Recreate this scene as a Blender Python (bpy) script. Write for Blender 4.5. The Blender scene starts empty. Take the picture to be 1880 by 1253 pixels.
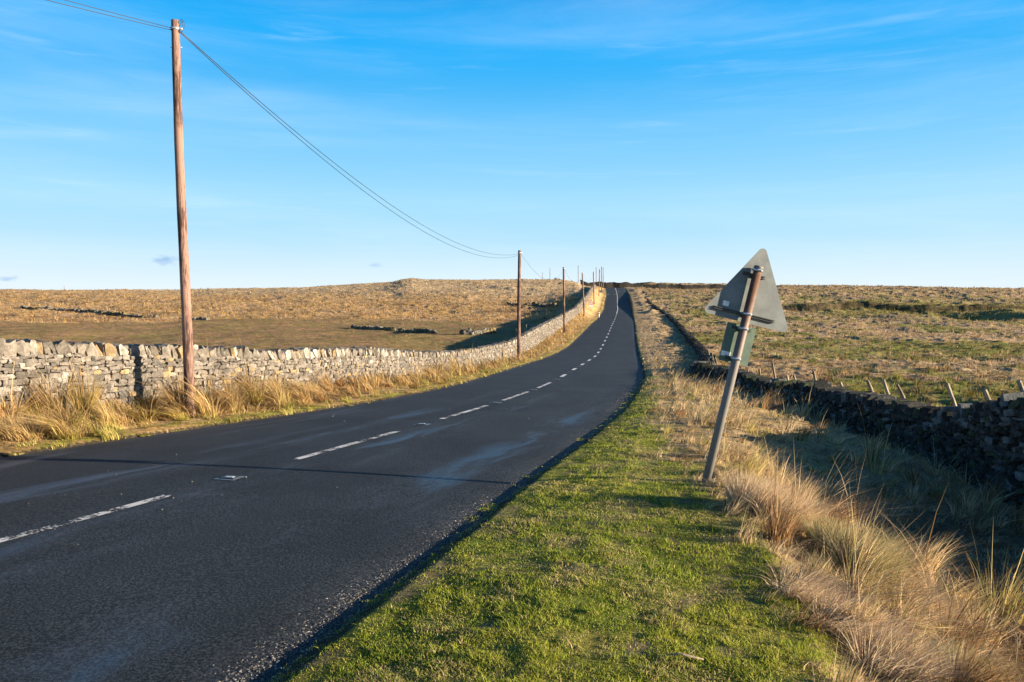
import bpy, math, random
import numpy as np
from mathutils import Vector, Matrix
random.seed(7); rng = np.random.default_rng(7)
scene = bpy.context.scene
COL = scene.collection
R = math.radians

# ---------------------------------------------------------------- camera, sky, sun, exposure
EYE = 1.72
F = 1462.0; PITCH = 1.156
cam_d = bpy.data.cameras.new('camera'); cam = bpy.data.objects.new('camera', cam_d); COL.objects.link(cam)
cam.location = (0, 0, EYE); cam.rotation_euler = (R(90 - PITCH), 0, 0)
cam_d.sensor_width = 36; cam_d.lens = F / 1880 * 36; cam_d.clip_start = .05; cam_d.clip_end = 9000
scene.camera = cam

SUN_EL = 10.5; SUN_BACK = 13.0            # degrees above the horizon / behind the right-hand perpendicular
to_sun = Vector((math.cos(R(SUN_BACK)) * math.cos(R(SUN_EL)), -math.sin(R(SUN_BACK)) * math.cos(R(SUN_EL)), math.sin(R(SUN_EL))))
sd = bpy.data.lights.new('sun', 'SUN'); sd.energy = 5.0; sd.angle = R(.5); sd.color = (1, .84, .63)
so = bpy.data.objects.new('sun', sd); COL.objects.link(so); so.rotation_euler = to_sun.to_track_quat('Z', 'Y').to_euler()

w = bpy.data.worlds.new('World'); scene.world = w; w.use_nodes = True
nt = w.node_tree; N = nt.nodes; L = nt.links; N.clear()
sky = N.new('ShaderNodeTexSky'); sky.sky_type = 'NISHITA'; sky.sun_disc = False
sky.sun_elevation = R(SUN_EL); sky.sun_rotation = R(90 + SUN_BACK); sky.altitude = 300
sky.air_density = 1.0; sky.dust_density = .3; sky.ozone_density = 1.5
tc = N.new('ShaderNodeTexCoord')
def wmath(op, a, b=None, c=None):
    m = N.new('ShaderNodeMath'); m.operation = op
    for i, v in enumerate((a, b, c)):
        if v is None: continue
        if hasattr(v, 'is_output'): L.new(v, m.inputs[i])
        else: m.inputs[i].default_value = v
    return m.outputs[0]
def wisp(scale, rot, det, lo, hi, amt, dist):
    mp = N.new('ShaderNodeMapping'); mp.inputs['Scale'].default_value = scale; mp.inputs['Rotation'].default_value = rot
    L.new(tc.outputs['Generated'], mp.inputs['Vector'])
    n = N.new('ShaderNodeTexNoise'); n.inputs['Scale'].default_value = 1; n.inputs['Detail'].default_value = det
    n.inputs['Distortion'].default_value = dist; n.inputs['Roughness'].default_value = .62
    L.new(mp.outputs[0], n.inputs['Vector'])
    r = N.new('ShaderNodeMapRange'); r.interpolation_type = 'SMOOTHSTEP'
    for k, v in ((1, lo), (2, hi), (3, 0), (4, amt)): r.inputs[k].default_value = v
    L.new(n.outputs['Fac'], r.inputs[0]); return r.outputs[0]
sx = N.new('ShaderNodeSeparateXYZ'); L.new(tc.outputs['Generated'], sx.inputs[0])
wa = wisp((1.3, 1.3, 13), (0, R(2), 0), 9, .43, .85, .22, .35)
wb = wisp((4, 4, 60), (0, R(-2), 0), 6, .55, .85, .17, .5)
wsum = wmath('ADD', wa, wb)
cm = N.new('ShaderNodeMixRGB'); cm.inputs['Color2'].default_value = (5.9, 7.0, 8.2, 1)
# clear polarised winter air: pale at the horizon, deep azure overhead, over the Nishita sky
ramp = N.new('ShaderNodeValToRGB'); ramp.color_ramp.interpolation = 'CARDINAL'
ST = [(0, (.84, .93, .98)), (.05, (.76, .90, .98)), (.10, (.50, .79, .98)), (.17, (.33, .70, .98)), (.27, (.10, .51, .96)), (.37, (.0, .37, .88)), (.55, (.003, .12, .42)), (1, (.002, .035, .16))]
while len(ramp.color_ramp.elements) < len(ST): ramp.color_ramp.elements.new(.5)
for e_, (p_, c_) in zip(ramp.color_ramp.elements, ST): e_.position = p_; e_.color = (*c_, 1)
L.new(sx.outputs[2], ramp.inputs[0])
rs = N.new('ShaderNodeVectorMath'); rs.operation = 'SCALE'; rs.inputs['Scale'].default_value = 6.7; L.new(ramp.outputs[0], rs.inputs[0])
sm = N.new('ShaderNodeMixRGB'); sm.inputs['Fac'].default_value = .99; L.new(sky.outputs[0], sm.inputs['Color1']); L.new(rs.outputs[0], sm.inputs['Color2'])
L.new(wsum, cm.inputs['Fac']); L.new(sm.outputs[0], cm.inputs['Color1'])
last = cm.outputs[0]
# three small grey cloudlets low over the left horizon
for (px, py, ax, ay, amt) in ((306, 478, .020, .0075, .75), (12, 513, .014, .004, .6), (688, 487, .009, .004, .4)):
    dx = (px - 940) / F; dz = (597 - py) / F
    d = Vector((dx, 1, dz)).normalized()
    u = wmath('DIVIDE', wmath('SUBTRACT', wmath('DIVIDE', sx.outputs[0], sx.outputs[1]), dx), ax)
    v = wmath('DIVIDE', wmath('SUBTRACT', wmath('DIVIDE', sx.outputs[2], sx.outputs[1]), dz), ay)
    rr = wmath('SQRT', wmath('ADD', wmath('MULTIPLY', u, u), wmath('MULTIPLY', v, v)))
    nn = N.new('ShaderNodeTexNoise'); nn.inputs['Scale'].default_value = 90; nn.inputs['Detail'].default_value = 6
    mp = N.new('ShaderNodeMapping'); mp.inputs['Scale'].default_value = (1, 1, 2.6)
    L.new(tc.outputs['Generated'], mp.inputs[0]); L.new(mp.outputs[0], nn.inputs['Vector'])
    k = wmath('SUBTRACT', wmath('MULTIPLY', nn.outputs['Fac'], 2.2), rr)
    k = wmath('MULTIPLY', wmath('MINIMUM', wmath('MAXIMUM', wmath('SUBTRACT', k, .05), 0), 1), amt)
    k = wmath('MULTIPLY', k, wmath('GREATER_THAN', sx.outputs[1], .1))
    m2 = N.new('ShaderNodeMixRGB'); m2.inputs['Color2'].default_value = (2.1, 3.5, 5.6, 1)
    L.new(k, m2.inputs['Fac']); L.new(last, m2.inputs['Color1']); last = m2.outputs[0]
bg = N.new('ShaderNodeBackground'); bg.inputs['Strength'].default_value = .05
L.new(last, bg.inputs['Color'])
wo = N.new('ShaderNodeOutputWorld'); L.new(bg.outputs[0], wo.inputs[0])
scene.view_settings.view_transform = 'Standard'; scene.view_settings.look = 'None'
scene.view_settings.exposure = 1.62; scene.view_settings.gamma = 1.0
scene.cycles.max_bounces = 6; scene.cycles.diffuse_bounces = 2; scene.cycles.transparent_max_bounces = 12

# ---------------------------------------------------------------- helpers
def tag(o, label=None, cat=None, group=None, kind=None):
    if label: o['label'] = label
    if cat: o['category'] = cat
    if group: o['group'] = group
    if kind: o['kind'] = kind
    return o
def empty(name, loc, label, cat, group=None):
    o = bpy.data.objects.new(name, None); COL.objects.link(o); o.location = loc
    o.empty_display_size = .2
    return tag(o, label, cat, group)
def link(name, me, mat, parent=None):
    o = bpy.data.objects.new(name, me); COL.objects.link(o)
    if mat: me.materials.append(mat)
    if parent is not None:
        o.parent = parent; o.matrix_parent_inverse = Matrix.Translation(parent.location).inverted() if parent.type == 'EMPTY' else Matrix()
    return o
def np_mesh(name, V, quads=None, tris=None, cols=None, smooth=False):
    me = bpy.data.meshes.new(name)
    V = np.asarray(V, np.float32); me.vertices.add(len(V)); me.vertices.foreach_set('co', V.ravel())
    loops = []; tot = []
    if quads is not None and len(quads): loops.append(np.asarray(quads, np.int32).ravel()); tot.append(np.full(len(quads), 4, np.int32))
    if tris is not None and len(tris): loops.append(np.asarray(tris, np.int32).ravel()); tot.append(np.full(len(tris), 3, np.int32))
    lp = np.concatenate(loops); tt = np.concatenate(tot)
    me.loops.add(len(lp)); me.loops.foreach_set('vertex_index', lp)
    me.polygons.add(len(tt)); st = np.concatenate([[0], np.cumsum(tt)[:-1]]).astype(np.int32)
    me.polygons.foreach_set('loop_start', st); me.polygons.foreach_set('loop_total', tt)
    me.polygons.foreach_set('use_smooth', np.full(len(tt), smooth))
    if cols is not None:
        a = me.color_attributes.new('col', 'FLOAT_COLOR', 'POINT')
        c = np.ones((len(V), 4), np.float32); c[:, :cols.shape[1]] = cols; a.data.foreach_set('color', c.ravel())
    me.update(calc_edges=True); me.validate()
    return me
def hsh(i, j, s):
    i = i.astype(np.int64); j = j.astype(np.int64)
    h = (i * 374761393 + j * 668265263 + s * 974634777) & 0x7fffffff
    h = ((h ^ (h >> 13)) * 1274126177) & 0x7fffffff
    h = (h ^ (h >> 16)) & 0xffffff
    return h / float(0xffffff)
def vn(x, y, s=0):
    x = np.asarray(x, float); y = np.asarray(y, float)
    i = np.floor(x); j = np.floor(y); u = x - i; v = y - j
    u = u * u * u * (u * (6 * u - 15) + 10); v = v * v * v * (v * (6 * v - 15) + 10)
    return (hsh(i, j, s) * (1 - u) + hsh(i + 1, j, s) * u) * (1 - v) + (hsh(i, j + 1, s) * (1 - u) + hsh(i + 1, j + 1, s) * u) * v
def fbm(x, y, s=0, o=4):
    t = 0; a = .5; n = 0
    for k in range(o):
        t = t + a * vn(x, y, s + k); n += a; x = x * 2.03 + 17.3; y = y * 2.03 - 9.1; a *= .55
    return t / n
def sst(a, b, x):
    t = np.clip((x - a) / (b - a), 0, 1); return t * t * (3 - 2 * t)
def I(x, tab):
    a = np.array(tab, float); return np.interp(x, a[:, 0], a[:, 1])
def smoothed(tab, win):
    g = np.arange(-80, 420, .5); v = np.interp(g, *np.array(tab, float).T)
    k = int(win / .5) | 1; p = np.pad(v, k // 2, mode='edge'); s1 = np.convolve(p, np.ones(k) / k, 'valid')
    p = np.pad(s1, k // 2, mode='edge'); s2 = np.convolve(p, np.ones(k) / k, 'valid')
    w_ = sst(6, 14, g); s = v * (1 - w_) + s2 * w_
    return lambda y: np.interp(y, g, s)
# ---------------------------------------------------------------- the lie of the land
XL = smoothed([(-80, -46), (10.4, -6.72), (14, -5.15), (16.7, -3.95), (19.8, -3.0), (24, -2.1), (33.6, -.80), (45.7, .86), (56, 2.6), (70.7, 4.9),
     (113, 11.2), (135, 14.75), (159, 18.2), (181, 20.9), (221, 26.1), (266, 31.4), (285, 32.5), (300, 31), (330, 24), (420, -5)], 5)
XR = smoothed([(-80, -24), (3.95, -1.09), (4.95, -.816), (6.54, -.36), (8.8, .234), (9.8, .525), (12.6, 1.38), (16.4, 2.35), (22, 3.5), (31.5, 5.25),
     (46.6, 7.55), (75, 11.7), (113, 17.35), (150, 22.6), (181, 27), (221, 32.3), (266, 37.66), (285, 39.2), (300, 38.5), (330, 32), (420, 3)], 5)
CX = smoothed([(-80, -37), (6.2, -3.99), (7.8, -3.41), (9.94, -2.72), (12.8, -1.78), (14.5, -1.30), (17.2, -.52), (22, .52), (27, 1.38), (33.6, 2.35), (45.7, 4.2), (56, 5.9), (70.7, 8.0), (113, 14.27), (135, 17.6), (159, 21.1), (181, 23.95), (221, 29.2), (266, 34.5), (285, 35.85), (300, 34.7), (330, 28), (420, -1)], 4)
RZ = smoothed([(-80, -1.7), (12, -1.72), (20, -1.82), (30, -2.02), (45, -2.2), (56, -2.22), (70, -2.0), (90, -1.1), (113, .12), (128, .9), (159, 3.0),
     (181, 4.5), (197, 6.0), (221, 8.15), (266, 12.3), (285, 13.25), (300, 13.2), (330, 12.0), (420, 7)], 5)
DR = [(0, -1.05), (12, -1.05), (20, -.7), (27, -.5), (42, -.2), (60, 0), (400, 0)]
DL = [(0, .2), (25, .15), (33, -.1), (46, -.35), (59, -.25), (76, .05), (104, .25), (123, .6), (150, 1.3), (205, 1.6), (250, 1.0), (300, 0)]
SKY = [(-900, 536), (0, 535), (330, 534.5), (500, 532), (560, 530), (620, 527), (690, 522), (722, 519.5), (738, 515), (757, 513), (785, 516), (860, 515.5),
       (950, 515), (1020, 515.5), (1060, 517), (1080, 523), (1100, 528), (1145, 528), (1160, 523), (1182, 518.5), (1205, 521), (1290, 521.5), (1350, 524), (1450, 526), (1600, 528),
       (1700, 529.5), (1880, 532.5), (2800, 535)]
OL = [(-80, 3.0), (13, 2.9), (20, 2.7), (33, 2.8), (46, 3.0), (59, 3.2), (76, 3.3), (300, 3.3)]
RW = [(-40, 9.6, -1.45), (-6, 8.8, -1.45), (4, 8.3, -1.4), (9.5, 7.7, -1.2), (11.0, 7.5, -.99), (11.6, 7.46, -.99), (12, 7.48, -1.07), (13, 7.5, -1.42), (14.5, 7.54, -1.54), (16.5, 7.45, -1.48), (19.5, 7.4, -1.47), (22, 7.3, -1.61),
      (26, 7.3, -1.53), (33, 7.7, -1.65), (40, 10, -1.68), (60, 14.2, -1.66), (90, 19.5, -.62), (130, 25.8, 1.55), (172, 29.6, 4.4), (228, 38.1, 8.6), (272, 41.5, 12.4)]
rwa = np.array(RW)
RWX = lambda y: np.interp(y, rwa[:, 0], rwa[:, 1])
def H(x, y, fine=True, cut=True):
    x = np.asarray(x, float); y = np.asarray(y, float)
    r = RZ(y); yy = np.maximum(y, 1.0)
    col = 940 + F * x / yy
    cc_ = np.clip(col, -900, 2800); r1 = I(cc_, SKY); lowm = sst(1055, 1085, cc_) * (1 - sst(1380, 1440, cc_))
    r1 = r1 + np.maximum(534 - r1, 0) * lowm * (1 - sst(297, 322, y)); e = (597 - r1) / F
    wy = sst(120, 300, y)
    yc = np.minimum(y, 325)
    h = RZ(np.minimum(y, 285)) * (1 - wy) + wy * (e * yc)
    h = np.where(y > 325, h - .035 * (y - 325), h)
    h = np.where(y > 800, -12 + 0 * h, h)
    tr = x - XR(y); tl = XL(y) - x
    # road corridor keeps the road's own height
    near = np.exp(-np.maximum(np.maximum(tr, tl) - 1.5, 0) ** 2 / 60.)
    h = np.where(y < 325, h * (1 - near * wy) + r * near * wy, h)
    # right bank and field
    dr = I(y, DR); ww = np.maximum(RWX(y) - XR(y), 1.5)
    q = tr / ww
    prof = np.interp(q, [0, .01, .13, .28, .37, .46, .58, .75, 1.2], [.0, .03, .10, .09, -.15, -.5, -.85, -1.02, -1.1])
    profb = np.interp(q, [0, .01, .13, .35, .6, .8, 1, 1.2], [0, .03, .10, .08, -.14, -.42, -.9, -1.1]); kb = sst(9.5, 13, y); prof = prof * (1 - kb) + profb * kb
    prof2 = np.interp(q, [0, .03, .15, .5, .8, 1, 1.3], [0, .045, .11, .18, .06, .0, 0])
    k = np.clip(-dr / 1.05, 0, 1)
    hr = prof * k * 1.0 + prof2 * (1 - k)
    hr = np.where(q > 1.2, -k * (1.1 - .25 * sst(8, 40, tr)), hr)
    dl = I(y, DL); ol = I(y, OL)
    p = tl / ol
    hl = np.interp(p, [0, .03, .12], [0, .03, .05]) + (dl - .05) * sst(.15, .95, p) * (1 - .85 * sst(3, 14, tl))
    h = h + np.where(tr > 0, hr, 0) + np.where(tl > 0, hl, 0)
    # rough ground
    off = np.maximum(tr, tl)
    rough = sst(.4, 3.5, off)
    h = h + rough * (fbm(x / 14, y / 14, 5, 3) - .5) * .9 * sst(15, 80, y) * sst(3, 14, off)
    # the dark broken bank and the hollow in the right field
    yb = 150 + 6 * (vn(x / 11, y * 0 + 2.2, 31) - .5) - .10 * (x - 60)
    mb = sst(42, 56, x) * (1 - sst(118, 135, x))
    h = h + mb * 1.1 * sst(-.8, .8, y - yb) * np.exp(-np.maximum(y - yb, 0) / 14)
    h = h - 2.6 * np.exp(-((x - 74) / 8.5) ** 2 - ((y - 133) / 9) ** 2) + 1.3 * np.exp(-((x - 86) / 7) ** 2 - ((y - 128) / 13) ** 2)
    h = h + .9 * np.exp(-((x - 62) / 7) ** 2 - ((y - 126) / 8) ** 2)
    if fine:
        fld = np.where((tr > 1.0), 1.0, 0) + np.where(tl > ol + .4, .35, 0)
        bump = np.clip(fbm(x / .9, y / .9, 11, 3) - .42, 0, 1)
        big = np.clip(fbm(x / 3.1, y / 3.1, 13, 3) - .45, 0, 1)
        h = h + rough * fld * (bump * .34 + big * .55) * sst(6, 22, y)
        h = h + sst(110, 150, y) * rough * (big * .55 + bump * .2)
        h = h + sst(.02, .5, off) * (fbm(x / .23, y / .23, 17, 3) - .5) * .025 * (1 - sst(30, 60, y))
        h = h + sst(.3, 1.2, tr) * (fbm(x / .8, y / .8, 19, 2) - .5) * (.02 + .12 * sst(2.2, 3.4, tr)) * (1 - sst(15, 30, y))
        h = h + sst(.3, 1.2, tl) * (fbm(x / .7, y / .7, 23, 2) - .5) * .18 * (1 - sst(40, 80, y))
    if cut:
        edge = (fbm(x / .35, y / .35, 29, 3) - .5) * .16
        ins = (tr < -.03 + edge) & (tl < -.03 + edge * .6)
        h = np.where(ins, r - .09, h)
    return h + EYE
def Hs(x, y, **k): return float(H(np.array([x]), np.array([y]), **k)[0])
cp, sp = math.cos(R(PITCH)), math.sin(R(PITCH))
def ray(px, py):
    u = (px - 940) / F; v = (626.5 - py) / F
    return Vector((u, cp + v * sp, -sp + v * cp))
def at(px, py, y=None):
    d = ray(px, py)
    if y is not None: return Vector((0, 0, EYE)) + d * (y / d.y)
    t = 2.5
    while t < 500:
        p = Vector((0, 0, EYE)) + d * t
        if p.z < Hs(p.x, p.y): return p
        t *= 1.004
    return p

# ---------------------------------------------------------------- colours of the ground cover (surface colour by place, ditch shade partly included)
def mixc(a, b, t): return a * (1 - t[:, None]) + b * t[:, None]
C = lambda *a: np.array(a, float)[None, :]
TAN = C(.46, .335, .19); STRAW = C(.46, .315, .15); GOLD = C(.42, .265, .105); GREEN = C(.15, .18, .024); YGREEN = C(.27, .25, .05)
BROWN = C(.29, .175, .085); OLIVE = C(.235, .175, .06); HEATH = C(.06, .045, .025); MOOR = C(.37, .245, .13); FROST = C(.33, .36, .38)
TB = [(0, 3.0), (3, 2.9), (5, 2.5), (8, 2.0), (10, 1.45), (12.5, .85), (17, .55), (24, .2), (300, .1)]
def greenmask(x, y):
    tr = x - XR(y)
    n = (fbm(x / .9, y / .9, 41, 4) - .5) * 2.2
    return 1 - sst(-.35, .35, tr - I(y, TB) + n * .55)
def cover(x, y):
    x = np.asarray(x, float); y = np.asarray(y, float)
    tr = x - XR(y); tl = XL(y) - x; n = len(x)
    g = greenmask(x, y)
    n1 = fbm(x / 2.2, y / 2.2, 43, 4); n2 = fbm(x / 9, y / 9, 47, 4); n3 = fbm(x / .5, y / .5, 53, 3)
    # right side
    turf = mixc(GREEN, YGREEN, sst(.4, .66, n3)); turf = mixc(turf, TAN * .55, sst(.52, .72, fbm(x / .33, y / .33, 57, 4)) * .75)
    dry = mixc(TAN * .85, STRAW, sst(.3, .7, n3)); dry = mixc(dry, BROWN, sst(.6, .8, n1) * .6)
    dry = mixc(dry, np.repeat(C(.17, .115, .06), n, 0), sst(3.4, 4.6, tr) * (1 - sst(9, 13, y)) * .8)  # brown ditch straw, darkened to put part of the ditch shade into the colour
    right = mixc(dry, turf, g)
    fieldm = sst(0, .6, x - RWX(y) - .2)
    gp = sst(.46, .56, n2 * .55 + n1 * .45 + .09 * (1 - sst(25, 60, y)))
    f = mixc(mixc(MOOR * 1.0, TAN * .95, sst(.35, .65, n3)), mixc(OLIVE, GREEN * 1.1, sst(.4, .6, n3)), gp * .85)
    hol = np.exp(-((x - 84) / 24) ** 2 - ((y - 140) / 20) ** 2)
    f = mixc(f, OLIVE * .8 + GREEN * .3, np.clip(hol * 1.5, 0, .85))
    yb = 150 + 6 * (vn(x / 11, y * 0 + 2.2, 31) - .5) - .10 * (x - 60)
    bank = np.exp(-((y - yb) / 1.5) ** 2) * sst(42, 56, x) * (1 - sst(118, 135, x))
    f = mixc(f, HEATH, np.clip(bank, 0, 1) * .9)
    f = mixc(f, mixc(MOOR * .95, TAN * .85, n1), sst(170, 230, y) * .75)
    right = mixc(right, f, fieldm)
    # left side
    lv = mixc(YGREEN * 1.0, GOLD * .9, sst(.35, .6, n3)); lv = mixc(lv, mixc(GOLD, STRAW, sst(.3, .7, n1)), sst(.35, .7, tl + (n1 - .5)))
    lf = mixc(BROWN * 1.05, OLIVE, sst(.38, .62, n1 * .6 + n3 * .4))
    tall = mixc(GOLD * 1.12, MOOR * 1.2, sst(.35, .65, n1)); tall = mixc(tall, BROWN * .8, sst(.60, .75, fbm(x / 7, y / 2.6, 61, 3)) * .8)
    bd = 118 + 26 * (fbm(x / 22, y * 0 + 5, 67, 3) - .5)
    tm = sst(-3, 3, y - bd)
    far = mixc(TAN * 1.1, TAN * .9, n1)
    tall = mixc(tall, far, sst(165, 210, y + .35 * (x + 20)))
    lf = mixc(lf, tall, tm)
    ol = I(y, OL)
    left = mixc(lv, lf, sst(0, .5, tl - ol))
    c = np.where((x > (XL(y) + XR(y)) / 2)[:, None], right, left)
    hx = sst(330, 340, y); c = mixc(c, np.repeat(MOOR * .8, n, 0), hx)
    # dark heather knolls on the skyline
    kn = np.zeros(n)
    for (px, wd) in ((757, 26), (590, 40), (650, 34), (545, 14), (1182, 22), (885, 12), (1790, 45), (1620, 25)):
        kn = np.maximum(kn, np.exp(-((940 + F * x / np.maximum(y, 1) - px) / wd) ** 2) * sst(285, 300, y) * .85)
    c = mixc(c, np.repeat(OLIVE * .30, n, 0), kn * sst(.25, .45, n1 + .15))
    return np.clip(c, .01, 1)

# ---------------------------------------------------------------- materials
def mat(name):
    m = bpy.data.materials.new(name); m.use_nodes = True; t = m.node_tree
    return m, t.nodes, t.links, t.nodes['Principled BSDF']
def nz(Nn, Ll, scale, det=4, vec=None, rough=.6, dist=0):
    n = Nn.new('ShaderNodeTexNoise'); n.inputs['Scale'].default_value = scale; n.inputs['Detail'].default_value = det
    n.inputs['Roughness'].default_value = rough; n.inputs['Distortion'].default_value = dist
    if vec is not None: Ll.new(vec, n.inputs['Vector'])
    return n.outputs['Fac']
def rng_(Nn, Ll, v, a, b, c, d, smooth=True):
    r = Nn.new('ShaderNodeMapRange'); r.interpolation_type = 'SMOOTHSTEP' if smooth else 'LINEAR'
    for k, q in ((1, a), (2, b), (3, c), (4, d)): r.inputs[k].default_value = q
    Ll.new(v, r.inputs[0]); return r.outputs[0]
def ocoord(Nn, Ll, scale=(1, 1, 1), rot=(0, 0, 0)):
    t = Nn.new('ShaderNodeTexCoord'); mp = Nn.new('ShaderNodeMapping'); mp.inputs['Scale'].default_value = scale; mp.inputs['Rotation'].default_value = rot
    Ll.new(t.outputs['Object'], mp.inputs[0]); return mp.outputs[0]
def simple(name, col, rough=.6, metal=0, nscale=0, namt=.3, bump=0, spec=.5, vscale=(1, 1, 1)):
    m, Nn, Ll, b = mat(name); b.inputs['Roughness'].default_value = rough; b.inputs['Metallic'].default_value = metal
    b.inputs['Base Color'].default_value = (*col, 1); b.inputs['Specular IOR Level'].default_value = spec
    if nscale:
        v = ocoord(Nn, Ll, vscale); f = nz(Nn, Ll, nscale, 6, v)
        g = rng_(Nn, Ll, f, .3, .7, 1 - namt, 1 + namt)
        mx = Nn.new('ShaderNodeVectorMath'); mx.operation = 'SCALE'; mx.inputs[0].default_value = col; Ll.new(g, mx.inputs['Scale'])
        Ll.new(mx.outputs[0], b.inputs['Base Color'])
        if bump:
            bp = Nn.new('ShaderNodeBump'); bp.inputs['Strength'].default_value = bump; bp.inputs['Distance'].default_value = .01
            Ll.new(f, bp.inputs['Height']); Ll.new(bp.outputs[0], b.inputs['Normal'])
    return m
# grass: colour attribute, some light through the blades
def grassmat(name, trans=.3, gain=1.0):
    m, Nn, Ll, b = mat(name)
    a = Nn.new('ShaderNodeAttribute'); a.attribute_name = 'col'
    Ll.new(a.outputs['Color'], b.inputs['Base Color']); b.inputs['Roughness'].default_value = .65; b.inputs['Specular IOR Level'].default_value = .25
    tr = Nn.new('ShaderNodeBsdfTranslucent'); Ll.new(a.outputs['Color'], tr.inputs['Color'])
    mx = Nn.new('ShaderNodeMixShader'); mx.inputs[0].default_value = trans
    Ll.new(b.outputs[0], mx.inputs[1]); Ll.new(tr.outputs[0], mx.inputs[2])
    Ll.new(mx.outputs[0], Nn['Material Output'].inputs[0]); return m
M_grass = grassmat('grass_blades', .42)
def groundmat():
    m, Nn, Ll, b = mat('ground_cover')
    a = Nn.new('ShaderNodeAttribute'); a.attribute_name = 'col'
    v = ocoord(Nn, Ll); f1 = nz(Nn, Ll, 9, 8, v, .75); f2 = nz(Nn, Ll, 1.1, 8, v, .7); f3 = nz(Nn, Ll, .16, 9, v, .72)
    s = Nn.new('ShaderNodeMath'); s.operation = 'MULTIPLY'; Ll.new(rng_(Nn, Ll, f1, .3, .7, .6, 1.35), s.inputs[0]); Ll.new(rng_(Nn, Ll, f2, .3, .7, .7, 1.25), s.inputs[1])
    s2 = Nn.new('ShaderNodeMath'); s2.operation = 'MULTIPLY'; Ll.new(s.outputs[0], s2.inputs[0]); Ll.new(rng_(Nn, Ll, f3, .35, .65, .8, 1.15), s2.inputs[1])
    mx = Nn.new('ShaderNodeVectorMath'); mx.operation = 'SCALE'; Ll.new(a.outputs['Color'], mx.inputs[0]); Ll.new(s2.outputs[0], mx.inputs['Scale'])
    Ll.new(mx.outputs[0], b.inputs['Base Color']); b.inputs['Roughness'].default_value = .95; b.inputs['Specular IOR Level'].default_value = .1
    ad = Nn.new('ShaderNodeMath'); ad.operation = 'ADD'; Ll.new(f1, ad.inputs[0])
    m5 = Nn.new('ShaderNodeMath'); m5.operation = 'MULTIPLY'; m5.inputs[1].default_value = 4; Ll.new(f2, m5.inputs[0]); Ll.new(m5.outputs[0], ad.inputs[1])
    bp = Nn.new('ShaderNodeBump'); bp.inputs['Strength'].default_value = .8; bp.inputs['Distance'].default_value = .08
    Ll.new(ad.outputs[0], bp.inputs['Height']); Ll.new(bp.outputs[0], b.inputs['Normal'])
    return m
M_ground = groundmat()
def stonemat(name, bump=.8):
    m, Nn, Ll, b = mat(name)
    a = Nn.new('ShaderNodeAttribute'); a.attribute_name = 'col'; v = ocoord(Nn, Ll)
    f = nz(Nn, Ll, 14, 8, v, .7); g = nz(Nn, Ll, 3.5, 6, v, .65)
    s = Nn.new('ShaderNodeMath'); s.operation = 'MULTIPLY'; Ll.new(rng_(Nn, Ll, f, .3, .7, .68, 1.25), s.inputs[0]); Ll.new(rng_(Nn, Ll, g, .35, .7, .8, 1.15), s.inputs[1])
    mx = Nn.new('ShaderNodeVectorMath'); mx.operation = 'SCALE'; Ll.new(a.outputs['Color'], mx.inputs[0]); Ll.new(s.outputs[0], mx.inputs['Scale'])
    lich = Nn.new('ShaderNodeMixRGB'); lich.inputs['Color2'].default_value = (.30, .285, .25, 1)
    Ll.new(rng_(Nn, Ll, nz(Nn, Ll, 8, 5, v, .6), .60, .72, 0, .4), lich.inputs[0]); Ll.new(mx.outputs[0], lich.inputs[1])
    Ll.new(lich.outputs[0], b.inputs['Base Color']); b.inputs['Roughness'].default_value = .9; b.inputs['Specular IOR Level'].default_value = .2
    bp = Nn.new('ShaderNodeBump'); bp.inputs['Strength'].default_value = bump; bp.inputs['Distance'].default_value = .02
    Ll.new(f, bp.inputs['Height']); Ll.new(bp.outputs[0], b.inputs['Normal']); return m
M_stone = stonemat('drystone')
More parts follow.
